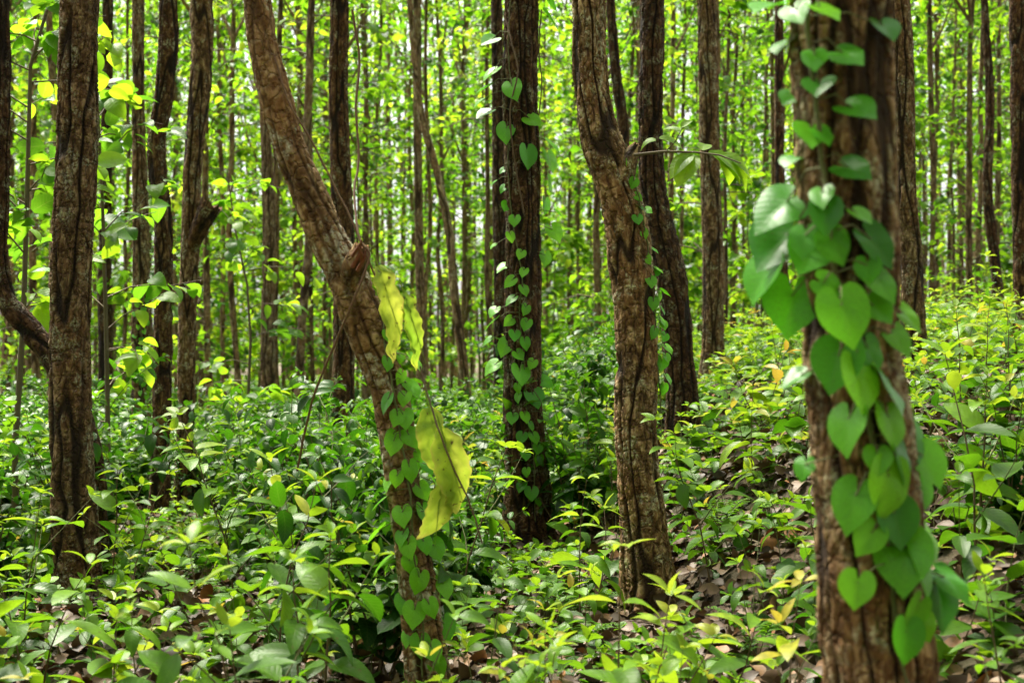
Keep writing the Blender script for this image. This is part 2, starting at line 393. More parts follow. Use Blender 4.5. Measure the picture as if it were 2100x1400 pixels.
def gen_plant(kind, r, lod=''):
    gs, gl = Geo(), Geo(); O = np.zeros(3)
    if kind == 'seedling':
        h = r.uniform(.22, .48)
        for q in range(r.integers(1, 3)):
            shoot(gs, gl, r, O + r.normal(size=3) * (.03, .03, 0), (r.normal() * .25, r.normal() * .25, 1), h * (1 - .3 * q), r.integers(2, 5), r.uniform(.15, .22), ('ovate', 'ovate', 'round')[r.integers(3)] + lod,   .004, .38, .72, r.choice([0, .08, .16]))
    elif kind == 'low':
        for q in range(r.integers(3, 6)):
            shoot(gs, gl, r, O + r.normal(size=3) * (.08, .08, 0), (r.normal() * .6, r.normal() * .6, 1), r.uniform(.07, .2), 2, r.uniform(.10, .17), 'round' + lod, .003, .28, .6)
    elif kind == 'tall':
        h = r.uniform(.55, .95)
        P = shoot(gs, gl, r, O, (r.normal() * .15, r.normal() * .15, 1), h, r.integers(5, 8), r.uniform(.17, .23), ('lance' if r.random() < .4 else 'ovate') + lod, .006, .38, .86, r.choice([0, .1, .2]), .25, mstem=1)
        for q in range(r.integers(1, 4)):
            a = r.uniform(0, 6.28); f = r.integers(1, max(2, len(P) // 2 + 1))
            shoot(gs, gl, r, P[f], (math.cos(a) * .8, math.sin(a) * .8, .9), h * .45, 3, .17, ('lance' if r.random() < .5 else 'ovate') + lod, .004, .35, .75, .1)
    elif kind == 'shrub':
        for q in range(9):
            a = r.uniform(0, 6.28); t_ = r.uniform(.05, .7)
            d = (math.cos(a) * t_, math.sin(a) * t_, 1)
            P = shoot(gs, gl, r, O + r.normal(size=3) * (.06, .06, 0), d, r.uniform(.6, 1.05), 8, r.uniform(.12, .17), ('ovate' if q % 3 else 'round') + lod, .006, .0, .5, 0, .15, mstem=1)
            for z in range(3):
                a = r.uniform(0, 6.28)
                shoot(gs, gl, r, P[r.integers(2, len(P))], (math.cos(a), math.sin(a), .6), r.uniform(.2, .4), 4, .13, 'ovate' + lod, .003, .05, .5, 0, .2)
    elif kind == 'fern':      # feathery plant: fronds of tiny leaflets
        for q in range(r.integers(5, 9)):
            a = r.uniform(0, 6.28); el = r.uniform(.3, 1.1); L = r.uniform(.25, .5); n = 16
            t = np.linspace(0, 1, n); d = np.array([math.cos(a) * math.cos(el), math.sin(a) * math.cos(el), math.sin(el)])
            P = O + d * (t * L)[:, None] + np.array([0, 0, -1]) * (t ** 2 * L * .45)[:, None]
            tube(gs, P[::3], .002, 4)
            side = nrm(np.cross(d, (0, 0, 1)))
            for s in (-1, 1):
                yd = side * s + d * .35 + np.array([0, 0, .1]); yd = np.repeat(yd[None], n - 2, 0) + r.normal(size=(n - 2, 3)) * .1
                scatter_leaves(gl, 'lance_m', P[2:], yd, np.repeat([[0, 0, 1.]], n - 2, 0), (.07 * np.sin(t[2:] * 2.6 + .5)).clip(.015), np.full(n - 2, .45) + r.normal(size=n - 2) * .05, r)
    elif kind == 'sprout':    # fresh glowing shoot with long leaves and coppery tip
        for q in range(r.integers(2, 5)):
            shoot(gs, gl, r, O + r.normal(size=3) * (.05, .05, 0), (r.normal() * .4, r.normal() * .4, 1), r.uniform(.4, .75), r.integers(4, 7), r.uniform(.20, .27), ('lance', 'ovate')[int(r.random() < .3)] + lod, .005, .68, .92, .06, .2, mstem=1)
    return gs, gl

def crown_leaves(gs, gl, r, path, z0, z1, ntw, key, lsize, reach, nl=8, tb=.55, spread=.2, low=0, tr=.011):
    """leafy twigs leaving a trunk path"""
    zs = path[:, 2]
    for q in range(ntw):
        z = r.uniform(z0, z1) if q >= low else r.uniform(1.2, z0)
        p = np.array([np.interp(z, zs, path[:, c]) for c in range(3)])
        a = r.uniform(0, 6.28); el = r.uniform(.15 if tr < .01 else -.1, 1.0); L = reach * r.uniform(.4, 1.1)
        d = np.array([math.cos(a) * math.cos(el), math.sin(a) * math.cos(el), math.sin(el)])
        t = np.linspace(0, 1, 5); P = p + d * (t * L)[:, None] + np.array([0, 0, -.35]) * (t ** 2 * L)[:, None] + r.normal(size=(5, 3)) * .05 * L * t[:, None]
        tube(gs, P, tr * (1 - .7 * t) + tr * .25, 4, 0)
        tl = np.sort(r.uniform(.3, 1, nl)); pos = np.stack([np.interp(tl, t, P[:, c]) for c in range(3)], -1) + r.normal(size=(nl, 3)) * spread * .3
        yd = np.repeat(d[None], nl, 0) * .5 + r.normal(size=(nl, 3)) * (.8, .8, .35) + (0, 0, -.35)
        up = np.array([0, 0, 1.]) + r.normal(size=(nl, 3)) * .5
        sh = r.normal() * .22
        scatter_leaves(gl, key, pos, yd, up, lsize * r.uniform(.6, 1.2, nl), np.clip(tb + sh + r.normal(size=nl) * .15, 0, 1), r)

def catmull(P, n):
    P = np.asarray(P, float); P = np.vstack([2 * P[0] - P[1], P, 2 * P[-1] - P[-2]])
    s = np.linspace(0, len(P) - 3 - 1e-6, n); i = s.astype(int); f = (s - i)[:, None]
    a, b, c, d = P[i], P[i + 1], P[i + 2], P[i + 3]
    return .5 * (2 * b + (c - a) * f + (2 * a - 5 * b + 4 * c - d) * f ** 2 + (3 * b - a - 3 * c + d) * f ** 3)

def bark_trunk(g, C, rad, nth, step, seed=0, groove=.011, flute=.10, plate=.05, sm=0.0, flare=True, m=0):
    """C: centre points bottom->top, rad per point; a displaced trunk surface"""
    K = catmull(np.column_stack([C, rad]), 400)
    s = np.concatenate([[0], np.cumsum(np.linalg.norm(np.diff(K[:, :3], axis=0), axis=1))])
    L = int(s[-1] / step) + 2; ss = np.linspace(0, s[-1], L)
    P = np.stack([np.interp(ss, s, K[:, c]) for c in range(3)], -1); r = np.interp(ss, s, K[:, 3])
    Tn = nrm(np.gradient(P, axis=0)); ref = np.array([1., 0, 0])
    e1 = nrm(ref - (Tn @ ref)[:, None] * Tn); e2 = np.cross(Tn, e1)
    th = np.arange(nth) * 2 * math.pi / nth
    ct, st = np.cos(th), np.sin(th); Rm = float(np.median(r))
    X = np.stack([np.broadcast_to(ct * Rm, (L, nth)), np.broadcast_to(st * Rm, (L, nth)), np.broadcast_to(ss[:, None], (L, nth))], -1).reshape(-1, 3) + seed * 3.7
    low = noise(X * (1.3 / Rm * .35, 1.3 / Rm * .35, .7)) * flute + noise(X * (7, 7, 2.2)) * .06
    low = low * (r[:, None] * np.ones(nth)).ravel()
    wx = X + np.stack([noise(X * (9, 9, 5) + 5), noise(X * (9, 9, 5) + 11), 0 * X[:, 0]], -1) * .012
    f = 1 / plate
    a = noise(wx * (f * .50, f * .50, f * .055)); b = noise(wx * (f * 1.1, f * 1.1, f * .38) + 31)
    cr = noise(wx * (f * .30, f * .30, f * .95) + 77)
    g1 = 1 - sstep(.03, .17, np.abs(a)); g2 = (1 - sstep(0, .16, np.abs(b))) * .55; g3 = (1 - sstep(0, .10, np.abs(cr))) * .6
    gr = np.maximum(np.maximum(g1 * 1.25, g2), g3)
    mask = np.clip(1 - sm * sstep(-.3, .3, noise(X * (2, 2, 1.2) + 9)) * 1.6, 0, 1) if sm else 1
    gr = gr * mask
    fine = fbm(X * (38, 38, 16), 2) * .0028 + fbm(X * (14, 14, 5) + 3, 2) * .0055
    D = low - gr * groove + fine
    if flare:
        hb = ss - .0
        fl = np.exp(-hb / .26)[:, None] * (.45 + .25 * np.cos(3 * th + seed)[None]) * r[:, None]
        D = D + fl.ravel()
    rr = r[:, None] + D.reshape(L, nth)
    V = P[:, None] + rr[..., None] * (ct[None, :, None] * e1[:, None] + st[None, :, None] * e2[:, None])
    i, j = np.meshgrid(np.arange(L - 1), np.arange(nth), indexing='ij'); jn = (j + 1) % nth
    Q = np.stack([i * nth + j, i * nth + jn, (i + 1) * nth + jn, (i + 1) * nth + j], -1).reshape(-1, 4)
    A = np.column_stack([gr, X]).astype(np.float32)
    g.add(V.reshape(-1, 3), Q, None, A, m)
    return P, r

# ------------------------------------------------------------------ ground
def build_ground():
    xs = np.concatenate([np.linspace(-220, -14, 30)[:-1], np.arange(-14, 14, .14), np.linspace(14, 220, 30)])
    ys = np.concatenate([np.linspace(-60, 3, 20)[:-1], np.arange(3, 26, .14), np.linspace(26, 320, 70)])
    Y, X = np.meshgrid(ys, xs, indexing='ij'); Z = terrain(X, Y)
    Z = Z + (noise(np.stack([X.ravel() * 2.5, Y.ravel() * 2.5, 0 * X.ravel()], -1)).reshape(X.shape) * .03) * (np.abs(X) < 14)
    n = len(xs); i, j = np.meshgrid(np.arange(len(ys) - 1), np.arange(n - 1), indexing='ij')
    Q = np.stack([i * n + j, i * n + j + 1, (i + 1) * n + j + 1, (i + 1) * n + j], -1).reshape(-1, 4)
    g = Geo(); g.add(np.stack([X, Y, Z], -1).reshape(-1, 3), Q)
    o = link('ground', g.mesh('ground', [M_soil])); o['kind'] = 'structure'
build_ground()

# ------------------------------------------------------------------ crowns shared by trees above the frame
def high_crown(seed, z0=0., zl=7., key='teak_m'):
    r = np.random.default_rng(seed); gs, gl = Geo(), Geo()
    path = np.array([[0, 0, -.5], [0, 0, zl]])
    crown_leaves(gs, gl, r, path, z0, zl, 24, key, .30, 1.9, 9)
    gl.extend(gs, m=1)
    return gl.mesh('crown', [M_crown, M_twig])
HC = [high_crown(100 + i) for i in range(3)]

# ------------------------------------------------------------------ the traced trees
TREES = {}       # key -> (root, function px y -> (centre, radius), Y)
trunk_pos = []   # keep plants off trunks and spacing of the background trees
def tree(key, label, d, tr, mat, nth=96, step=.012, seed=1, ground=True, top=11., dd=0., groove=.011, flute=.1, plate=.05, sm=0., name='forest_tree', crown=True, group=None, flare=True):
    """tr: list of (px x, px y, px width) top -> bottom; d metres from the camera"""
    tr = sorted(tr, key=lambda q: -q[1])          # bottom first
    C = []; rad = []
    bx, by, bw = tr[0]; b = at(bx, by, d); gz = T1(b[0], d)
    if ground and b[2] > gz - .1:
        b2 = np.array([b[0] + (b[0] - at(tr[1][0], 0, d)[0]) * .2, d, gz - .12]); C.append(b2); rad.append(bw / FPX * d / 2 * 1.12)
        if b[2] - gz > 1.0: C.append((b + b2) / 2); rad.append(bw / FPX * d / 2 * 1.05)
    for q, (x, y, wd) in enumerate(tr):
        C.append(at(x, y, d)); rad.append(wd / FPX * d / 2)
    # above the frame: carry on and straighten
    t0 = C[-1]; dirx = (C[-1] - C[-2]); dirx = dirx / max(abs(dirx[2]), 1e-3)
    z = t0[2]; p = t0.copy(); rr = rad[-1]; q = 0
    while z < top:
        st = 1.2; p = p + np.array([dirx[0] * st * .6 ** q, 0, st]); z += st; q += 1; rr *= .95
        C.append(p.copy()); rad.append(rr)
    base = C[0].copy(); base[2] = gz if ground else base[2]
    C = np.array(C) - base
    C[:, 1] += dd * np.sin(C[:, 2] * 1.1 + seed) - dd * math.sin(seed)
    vis_top = 1.5 + .26 * d - base[2]
    g = Geo(); rad = np.array(rad)
    # fine surface only over the part near the view; the rest coarse but still the same trunk mesh
    k = int(np.searchsorted(C[:, 2], vis_top + .3)) + 1; k = min(max(k, 3), len(C))
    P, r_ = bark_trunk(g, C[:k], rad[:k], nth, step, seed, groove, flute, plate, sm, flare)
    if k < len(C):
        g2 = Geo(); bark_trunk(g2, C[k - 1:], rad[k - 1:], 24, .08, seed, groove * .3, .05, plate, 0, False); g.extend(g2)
    root = empty(name, base)
    tag(root, label, 'tree', group)
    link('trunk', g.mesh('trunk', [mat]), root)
    if crown:
        cr = link('crown', HC[seed % 3], root); cr.location = (float(C[-1, 0]), float(C[-1, 1]), float(max(C[-1, 2] - 4.5, vis_top + 1.2)))
        cr.rotation_euler = (0, 0, seed * 1.3)
    ys = np.array([q[1] for q in tr][::-1], float); xc = np.array([q[0] for q in tr][::-1], float); ws = np.array([q[2] for q in tr][::-1], float)
    TREES[key] = (root, ys, xc, ws, d)
    trunk_pos.append((base[0], d, rad[0]))
    return root

A_ = tree('A', 'thick upright ridged brown trunk at the left of the photo, nearest of the left-hand trees', 8.6,
     [(163,0,76),(160,200,76),(156,350,79),(149,500,82),(145,620,84),(144,700,86),(146,840,92),(150,950,92),(156,1050,90),(160,1150,84),(164,1200,84)], BK1, 150, .0085, 1, groove=.016, plate=.055, flute=.13)
tree('A2', 'crooked tree behind the thick left trunk, its stem bending out to the left edge', 9.3,
     [(8,0,26),(8,200,30),(4,400,32),(0,520,34),(12,610,42),(55,668,48),(108,735,46),(165,850,46),(192,950,46),(196,1050,50),(196,1150,54)], BK2, 90, .012, 2)
tree('L', 'leaning S-curved smooth tan trunk with heart leaves, left of the centre', 6.1,
     [(528,0,58),(540,90,60),(568,200,68),(594,290,68),(617,350,72),(650,425,76),(681,500,80),(718,572,86),(742,640,88),(762,700,86),(800,800,80),(818,900,76),(830,1000,74),(846,1100,74),(859,1200,78),(870,1300,80),(882,1400,82)], BK3, 150, .0075, 3, groove=.010, sm=.35, flute=.14, plate=.045)
tree('B', 'dark upright trunk at the centre, climbed by many small heart leaves', 10.6,
     [(1068,0,74),(1065,200,75),(1071,350,74),(1072,500,74),(1071,700,76),(1072,850,78),(1079,950,82),(1084,1050,90),(1084,1110,96)], BK2, 130, .010, 4, groove=.012, plate=.04)
tree('C', 'tall curving grey-brown trunk with bulging shoulder, right of the centre', 8.0,
     [(1211,0,72),(1211,130,74),(1222,230,80),(1243,310,90),(1265,380,86),(1283,450,90),(1294,550,88),(1304,650,86),(1305,750,86),(1304,850,88),(1308,950,90),(1317,1050,94),(1325,1150,98),(1334,1250,104)], BK1, 150, .0078, 5, groove=.015, plate=.05, flute=.13)
tree('D', 'dark trunk that swells to the right, directly behind the curving grey-brown trunk', 12,
     [(1338,0,50),(1335,200,52),(1334,300,52),(1341,400,56),(1358,480,62),(1374,560,66),(1385,650,64),(1391,750,62),(1397,810,62)], BK2, 96, .013, 6, groove=.014)
tree('F', 'thick foreground trunk at the right, blurred and draped with large heart leaves', 3.5,
     [(1722,0,205),(1728,200,204),(1738,400,200),(1742,600,200),(1748,750,204),(1764,900,212),(1779,1100,216),(1791,1300,222),(1800,1400,226)], BK1, 170, .0065, 7, groove=.010, plate=.04)
tree('M1', 'slim trunk speckled with tiny climbing leaves, behind and right of the thick left trunk', 16,
     [(283,0,26),(283,200,26),(287,400,32),(289,550,34),(288,700,36),(291,850,38),(295,1000,34)], BK1, 60, .02, 8)
tree('M2', 'dark kinked trunk, left one of the close pair at the left', 13,
     [(346,0,36),(345,100,40),(336,200,38),(321,290,36),(324,350,38),(334,450,38),(336,600,38),(335,700,38),(333,850,38),(330,1000,40)], BK2, 80, .014, 9)
tree('M3', 'bowed trunk carrying a broken stub, right one of the close pair at the left', 13.4,
     [(413,0,48),(415,100,46),(408,200,44),(394,350,38),(391,500,38),(386,600,36),(383,700,38),(380,850,38),(378,1000,40)], BK1, 80, .014, 10)
tree('M4', 'slim dark trunk half hidden just right of the thick left trunk', 19,
     [(218,300,24),(216,450,26),(214,600,30),(216,700,30),(216,850,32),(218,930,32)], BK2, 48, .03, 11)
tree('M5', 'straight slim trunk showing in the bend of the leaning tree', 21,
     [(540,150,20),(548,350,24),(552,500,26),(550,700,32),(549,850,32)], BK4, 48, .03, 12)
tree('M6', 'upright mid-distance trunk passing behind the leaning tree', 14,
     [(696,0,40),(694,200,42),(701,400,44),(706,600,46),(704,800,46)], BK2, 72, .016, 13)
tree('M7', 'slim trunk close against the left side of the dark central trunk', 17,
     [(1018,0,24),(1021,200,26),(1024,400,28),(1026,600,28),(1026,800,30)], BK2, 60, .02, 14)
tree('M8', 'upright grooved trunk alone between the curving trunk and the blurred foreground trunk', 16,
     [(1448,0,38),(1452,150,42),(1455,300,42),(1460,450,44),(1463,600,46),(1463,700,44)], BK1, 72, .016, 15)
tree('M9', 'slightly wavy trunk just right of the blurred foreground trunk', 12,
     [(1838,0,50),(1848,100,48),(1852,200,48),(1857,400,48),(1867,520,48),(1871,650,52)], BK1, 80, .014, 16, groove=.014)
tree('M10', 'trunk cut off by the right edge of the photo', 14,
     [(2088,0,36),(2090,200,36),(2092,400,34),(2098,600,36)], BK2, 60, .02, 17)
tree('M11', 'thin crooked dark trunk on the slope near the right edge', 21,
     [(2018,0,15),(2030,200,18),(2025,380,20),(2034,480,22),(2046,590,22)], BK2, 40, .03, 18)
tree('M12', 'thin snaking pale trunk right of the yellow hanging leaves', 20,
     [(845,60,12),(855,180,14),(870,260,16),(900,370,17),(921,480,18),(932,600,19),(945,700,20),(960,840,22)], BK4, 40, .03, 19)
tree('M13', 'slim upright trunk just left of the thin snaking trunk', 26,
     [(856,150,18),(857,350,18),(860,500,19),(864,700,21)], BK4, 36, .04, 20)
tree('M14', 'thin dark trunk half hidden by the left side of the blurred foreground trunk', 22,
     [(1597,0,18),(1598,300,20),(1602,500,22),(1612,650,24)], BK2, 40, .03, 21)
tree('M15', 'slanting dark stem seen between the curving trunk and the dark trunk behind it', 18,
     [(1256,60,20),(1263,150,22),(1277,260,24),(1280,400,24),(1270,700,26)], BK2, 40, .03, 22)

def parent_keep(o, root):
    o.parent = root; o.matrix_parent_inverse = Matrix.Translation(-root.location)

# broken stub on the right one of the pair; rotten snag on the leaning tree; side branch of the curving trunk
def knot(rootkey, P, rad, mat, seed, name='broken_branch', nth=24):
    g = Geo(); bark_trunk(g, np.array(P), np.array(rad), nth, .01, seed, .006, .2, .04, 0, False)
    # jagged end
    V, A = g.packed(); L = len(V) // nth; r = np.random.default_rng(seed)
    V[-nth:] += nrm(np.array(P[-1]) - np.array(P[-2])) * r.uniform(0, rad[-1] * .5, nth)[:, None]
    c = V[-nth:].mean(0); g.add(np.vstack([V[-nth:], c[None] - nrm(np.array(P[-1]) - np.array(P[-2])) * rad[-1] * .5]), None, [(i, (i + 1) % nth, nth) for i in range(nth)])
    o = link(name, g.mesh(name, [mat])); parent_keep(o, TREES[rootkey][0]); return o
knot('M3', [at(388,535,13.4), at(400,495,13.35), at(418,455,13.3), at(433,424,13.3)], [.04, .075, .095, .11], BK2, 3)
knot('L', [at(722,580,6.06), at(730,550,6.02), at(738,525,6.0), at(742,508,5.99)], [.05, .06, .052, .038], BK3, 4)
for q, (x0, y0, x1, y1) in enumerate([(722,548,742,500),(733,555,752,512),(722,525,745,492),(741,545,737,505)]):
    g = Geo(); a, b = at(x0, y0, 5.9), at(x1, y1, 5.87); b[1] -= .02 * q; tube(g, [a, (a + b) / 2 + (.01, -.01, .005), b], [.009, .008, .002], 5)
    o = link('splinter', g.mesh('splinter', [M_rust], False)); parent_keep(o, TREES['L'][0]); o['label'] = 'rust-red rotten splinter in the knot'
knot('C', [at(1262,372,7.99), at(1280,338,7.97), at(1296,312,7.96), at(1306,297,7.95)], [.09, .075, .045, .022], BK1, 6)

# leafy side branch on the curving trunk
g = Geo(); gl = Geo(); r = np.random.default_rng(9)
P = np.array([at(1300,318,7.9), at(1360,311,7.85), at(1425,312,7.8), at(1475,318,7.75), at(1520,335,7.7)])
tube(g, P, [.010, .008, .006, .005, .003], 6); tube(g, [at(1365,311,7.85), at(1385,290,7.8), at(1400,262,7.8)], [.004, .003, .002], 5)
br = link('leafy_branch', g.mesh('branch', [M_twig])); parent_keep(br, TREES['C'][0])
spec = [(1345,288,(-1,0,.05),.14),(1352,284,(1,0,-.05),.20),(1420,318,(-1,-.3,-.5),.24),(1425,320,(-.6,-.6,-.75),.27),(1452,312,(.8,-.2,-.5),.32),(1470,318,(1,-.3,-.35),.36),
        (1500,330,(1,.2,-.5),.28),(1440,308,(.3,.5,.5),.16),(1395,270,(-.7,.2,.4),.13),(1398,262,(.5,.2,.5),.12),(1480,322,(.7,-.5,-.9),.22)]
for q, (x, y, d_, s_) in enumerate(spec):
    put_leaves(gl, TM['teak'][q % 5], at(x, y, 7.8)[None], np.array([d_], float), np.array([[.1, -.55, 1.]]), s_ * .8, .88 + .04 * (q % 4))
lf = link('foliage', gl.mesh('foliage', [M_young])); lf.parent = br

# ------------------------------------------------------------------ heart-leaved vines
r = np.random.default_rng(21)
HEART = []
for q in range(6):
    g = Geo(); V, Q, T, uv = leaf_tmpl('heart', fold=r.uniform(.12, .4), droop=r.uniform(.1, .55), wav=r.uniform(.0, .08))
    V = V.copy(); V[:, 0] *= r.uniform(.88, 1.05); V[:, 0] += V[:, 1] ** 2 * r.uniform(-.1, .1)
    A = np.column_stack([np.full(len(V), (.1, .3, .45, .6, .75, .95)[q]), uv]); g.add(V, Q, T, A); HEART.append(g.mesh('leaf', [M_vine]))
def trunk_surface(key, x, y, out=.02):
    root, ys, xc, ws, d = TREES[key]
    c = np.interp(y, ys, xc); rw = np.interp(y, ys, ws) / 2; u = (x - c) / rw; rad = rw / FPX * d
    Y = d - rad * math.sqrt(max(0, 1 - u * u)) - out if abs(u) < 1 else d - .02
    return at(x, y, Y), u
def vine(key, label, leaves, stempath, seed, tint=0, group='heart-leaved vines climbing the trunks', out=.025, srad=.004):
    r = np.random.default_rng(seed); root0, ys, xc, ws, d = TREES[key]
    root = empty('climbing_vine', trunk_surface(key, *stempath[-1])[0]); tag(root, label, 'vine', group)
    loc = np.array(root.location); g = Geo()
    SP = []
    for sp in ([stempath] if not isinstance(stempath[0][0], (list, tuple)) else stempath):
        P = np.array([trunk_surface(key, x, y, out * .6)[0] for x, y in sp]); P = catmull(P, len(P) * 8)
        P += np.cumsum(r.normal(size=P.shape) * .002, 0) * (1, .2, 1); tube(g, P - loc, srad, 6, 0); SP.append(P)
    SPa = np.vstack(SP)
    for q, lf_ in enumerate(leaves):
        x, y, s = lf_[:3]; rot = lf_[3] if len(lf_) > 3 else r.normal() * 14; face = lf_[4] if len(lf_) > 4 else None
        p, u = trunk_surface(key, x, y, out + r.uniform(0, .5) * s / FPX * d)
        size = s / FPX * d * (.92 if key == 'F' else 1.0)
        a = R(rot); yd = Vector((math.sin(a), -(r.uniform(.8, 1.5) if (key == 'F' and y < 420) else r.uniform(.1, .7)), -math.cos(a))).normalized()
        yaw = (face if face is not None else u * .55 + r.normal() * .4)
        nz = Vector((math.sin(yaw), -math.cos(yaw), r.uniform(.7, 1.4) if (key == 'F' and y < 420) else r.uniform(.25, 1.0))).normalized()
        xd = yd.cross(nz).normalized(); zd = xd.cross(yd)
        pb = Vector(p) - yd * size * .28                       # petiole end
        M = Matrix(((xd.x, yd.x, zd.x, 0), (xd.y, yd.y, zd.y, 0), (xd.z, yd.z, zd.z, 0), (0, 0, 0, 1)))
        o = link('leaf', HEART[r.integers(0, 6) if key == 'F' else r.integers(4 if key == 'L' else 3, 6)], root)
        o.matrix_local = Matrix.Translation(pb - Vector(loc)) @ M @ Matrix.Scale(size, 4)
        # petiole to the nearest bit of stem
        j = np.argmin(((SPa - np.array(pb) - (0, 0, .3 * size)) ** 2).sum(1)); sp_ = SPa[j]
        if np.linalg.norm(sp_ - np.array(pb)) < .45:
            mid = (sp_ + np.array(pb)) / 2 + (0, -.02, .2 * size)
            tube(g, np.array([sp_, mid, np.array(pb)]) - loc, .0016 + size * .006, 4, 0)
    link('stem', g.mesh('stem', [M_gstem]), root)
    return root

vine('F', 'vine of large glossy heart leaves draping the blurred foreground trunk', [
 (1572,14,110,-70),(1636,30,72,10),(1697,22,84,50),(1604,96,78,-50),(1672,124,66,-5),(1745,114,90,55),(1822,64,72,25,.3),(1622,204,74,-60),(1678,180,76,-25),(1768,228,90,60),
 (1664,276,92,-15),(1692,280,60,30),(1624,326,84,-60),(1757,350,92,60),(1685,406,66,-15),(1694,448,88,-5),(1770,445,56,50),
 (1590,435,150,-50,-.5),(1592,508,165,-45,-.5),(1655,528,112,-35),(1716,510,86,25),(1806,512,108,40),(1560,580,120,-28,-1.0),(1622,640,140,-8),(1736,660,128,12),
 (1812,588,96,35),(1806,640,78,40),(1705,590,70,60),(1780,560,60,0),(1626,778,74,-60),(1712,760,118,-18),(1768,796,130,8),(1836,806,120,30),(1790,735,90,20),(1735,888,118,-16),(1800,950,66,-5),
 (1872,905,128,20),(1820,1012,130,-6),(1745,1046,120,-22),(1908,960,112,25,.5),(1850,950,110,18),(1775,1110,80,-40),(1855,1160,150,-6),(1902,1100,130,30),(1930,1235,150,8),(1755,1216,80,-12),
 (1872,1262,84,-30),(1858,1322,96,-5),(1888,1180,130,18),(1842,1080,110,10),(1895,1290,70,20),(1960,1200,110,50,.7),(1880,1010,120,5),(1846,700,90,35,.4),(1868,655,80,45,.7),
 (1830,880,100,10),(1648,965,60,-20,-.6),(1650,500,80,-10)],
 [(1650,-30),(1670,120),(1690,260),(1705,400),(1720,520),(1745,640),(1775,760),(1800,900),(1830,1050),(1850,1200),(1862,1330),(1868,1420)], 31, out=.045, srad=.006)
vine('B', 'vine of many small heart leaves running up the dark central trunk', [
 (1053,188,50,15),(1037,275,50,-5),(1082,326,50,5),(1096,248,40,60),(1030,350,20,-50),(1031,388,24,-40),(1037,425,24,-20),(1055,455,26),(1048,488,24),(1067,523,24),(1073,560,24),(1043,580,30,-50),(1076,597,26),
 (1045,617,30,-50),(1077,637,26),(1042,660,28,-50),(1078,668,26),(1055,690,26),(1078,707,28),(1033,715,42,-30),(1066,730,26),(1090,748,24),(1068,772,46,10),(1062,798,22),(1062,817,24),(1098,820,46,20),(1050,860,26),
 (1078,857,26),(1090,875,22),(1069,900,26),(1097,900,28),(1102,922,24),(1078,935,24),(1104,945,26),(1080,970,20),(1066,985,16),(1068,1000,26),(1090,1015,30),(1105,1030,20),
 (1000,85,42,-60),(1003,152,46,-50),(988,185,42,-60),(990,235,42,-60),(982,212,34,-50),(1012,375,20,-50),(1010,505,20,-50),(1030,548,40,-60),(1004,665,42,-50),(1010,640,30,-40),(1005,755,42,-50),(998,700,26,-50),
 (1135,45,54,40),(1130,332,52,20),(1128,375,48,10),(1135,298,44,50),(1118,425,38,0),(1140,480,44,30),(1118,532,38,0),(1122,785,36,60),(1135,10,44,40),(1150,440,26,50),(1128,860,36,30),(1135,935,44,40),(1150,990,40,30)],
 [(1046,-20),(1040,100),(1045,200),(1040,330),(1050,450),(1068,560),(1062,650),(1070,760),(1074,850),(1085,940),(1088,1020),(1090,1090)], 32)
vine('C', 'thin vine with small heart leaves down the right flank of the curving trunk', [
 (1290,340,24),(1298,378,24),(1310,405,22,50),(1313,425,24,50),(1308,452,24),(1330,433,22,60),(1322,481,22),(1342,512,26,60),(1328,533,26),(1352,553,24,60),(1343,561,22),(1335,580,28),(1367,602,26,60),(1354,608,22),
 (1340,625,28),(1360,637,22,30),(1358,658,28,40),(1362,668,22),(1340,685,28),(1362,693,22),(1372,716,28,40),(1357,748,30),(1372,778,26,30),(1368,735,22),(1360,800,26)],
 [(1285,330),(1300,380),(1312,440),(1325,500),(1332,560),(1342,620),(1346,690),(1350,750),(1352,820),(1352,880)], 33, out=.02)
vine('L', 'vine of heart leaves down the front of the leaning tree', [
 (785,588,32),(797,608,30,30),(803,640,26,40),(800,665,32,-20),(795,690,26),(800,720,24),(855,745,48,40),(795,748,32),(820,776,32),(850,800,44,40),(790,830,44,-25),(828,820,34,-15),(830,862,44,10),(805,915,44,-10),(845,902,44,30),
 (795,990,46,-25),(842,970,46,10),(775,1032,46,-55),(825,1062,46),(872,1057,48,20),(765,1097,56,-50),(838,1128,46,10),(895,1130,50,25),(780,1160,58,-50),(857,1197,50),(913,1208,52,20),(848,1265,54,-5),(915,1292,56,15),
 (862,1328,48,5),(900,1000,50,40),(908,1072,46,50),(880,960,36,30),(838,1380,40,-30),(900,1370,44,25), (812,860,36,-20),(858,935,34,25),(812,985,34,-10),(868,1010,40,30),(822,1105,40,-15),(872,1120,40,15),(825,1240,44,-15),(885,1250,42,20),(840,1160,38,5),(890,1340,46,25),(800,895,34,-50),(835,1310,42,-20),(858,700,34,40),(820,735,28),(835,790,32,25)],
 [(775,570),(785,640),(792,720),(805,800),(818,880),(830,960),(842,1050),(850,1130),(862,1220),(866,1300),(872,1390)], 34)
tl = [(278 + 26 * ((i * 7) % 5) / 4 + (y - 720) * .03, y, 12) for i, y in enumerate(range(600, 960, 9))]
vine('M1', 'threadlike vine of tiny leaves up the slim trunk behind the thick left one', tl, [(284,520),(288,620),(290,700),(290,780),(293,860),(296,950)], 35, out=.02, srad=.003)

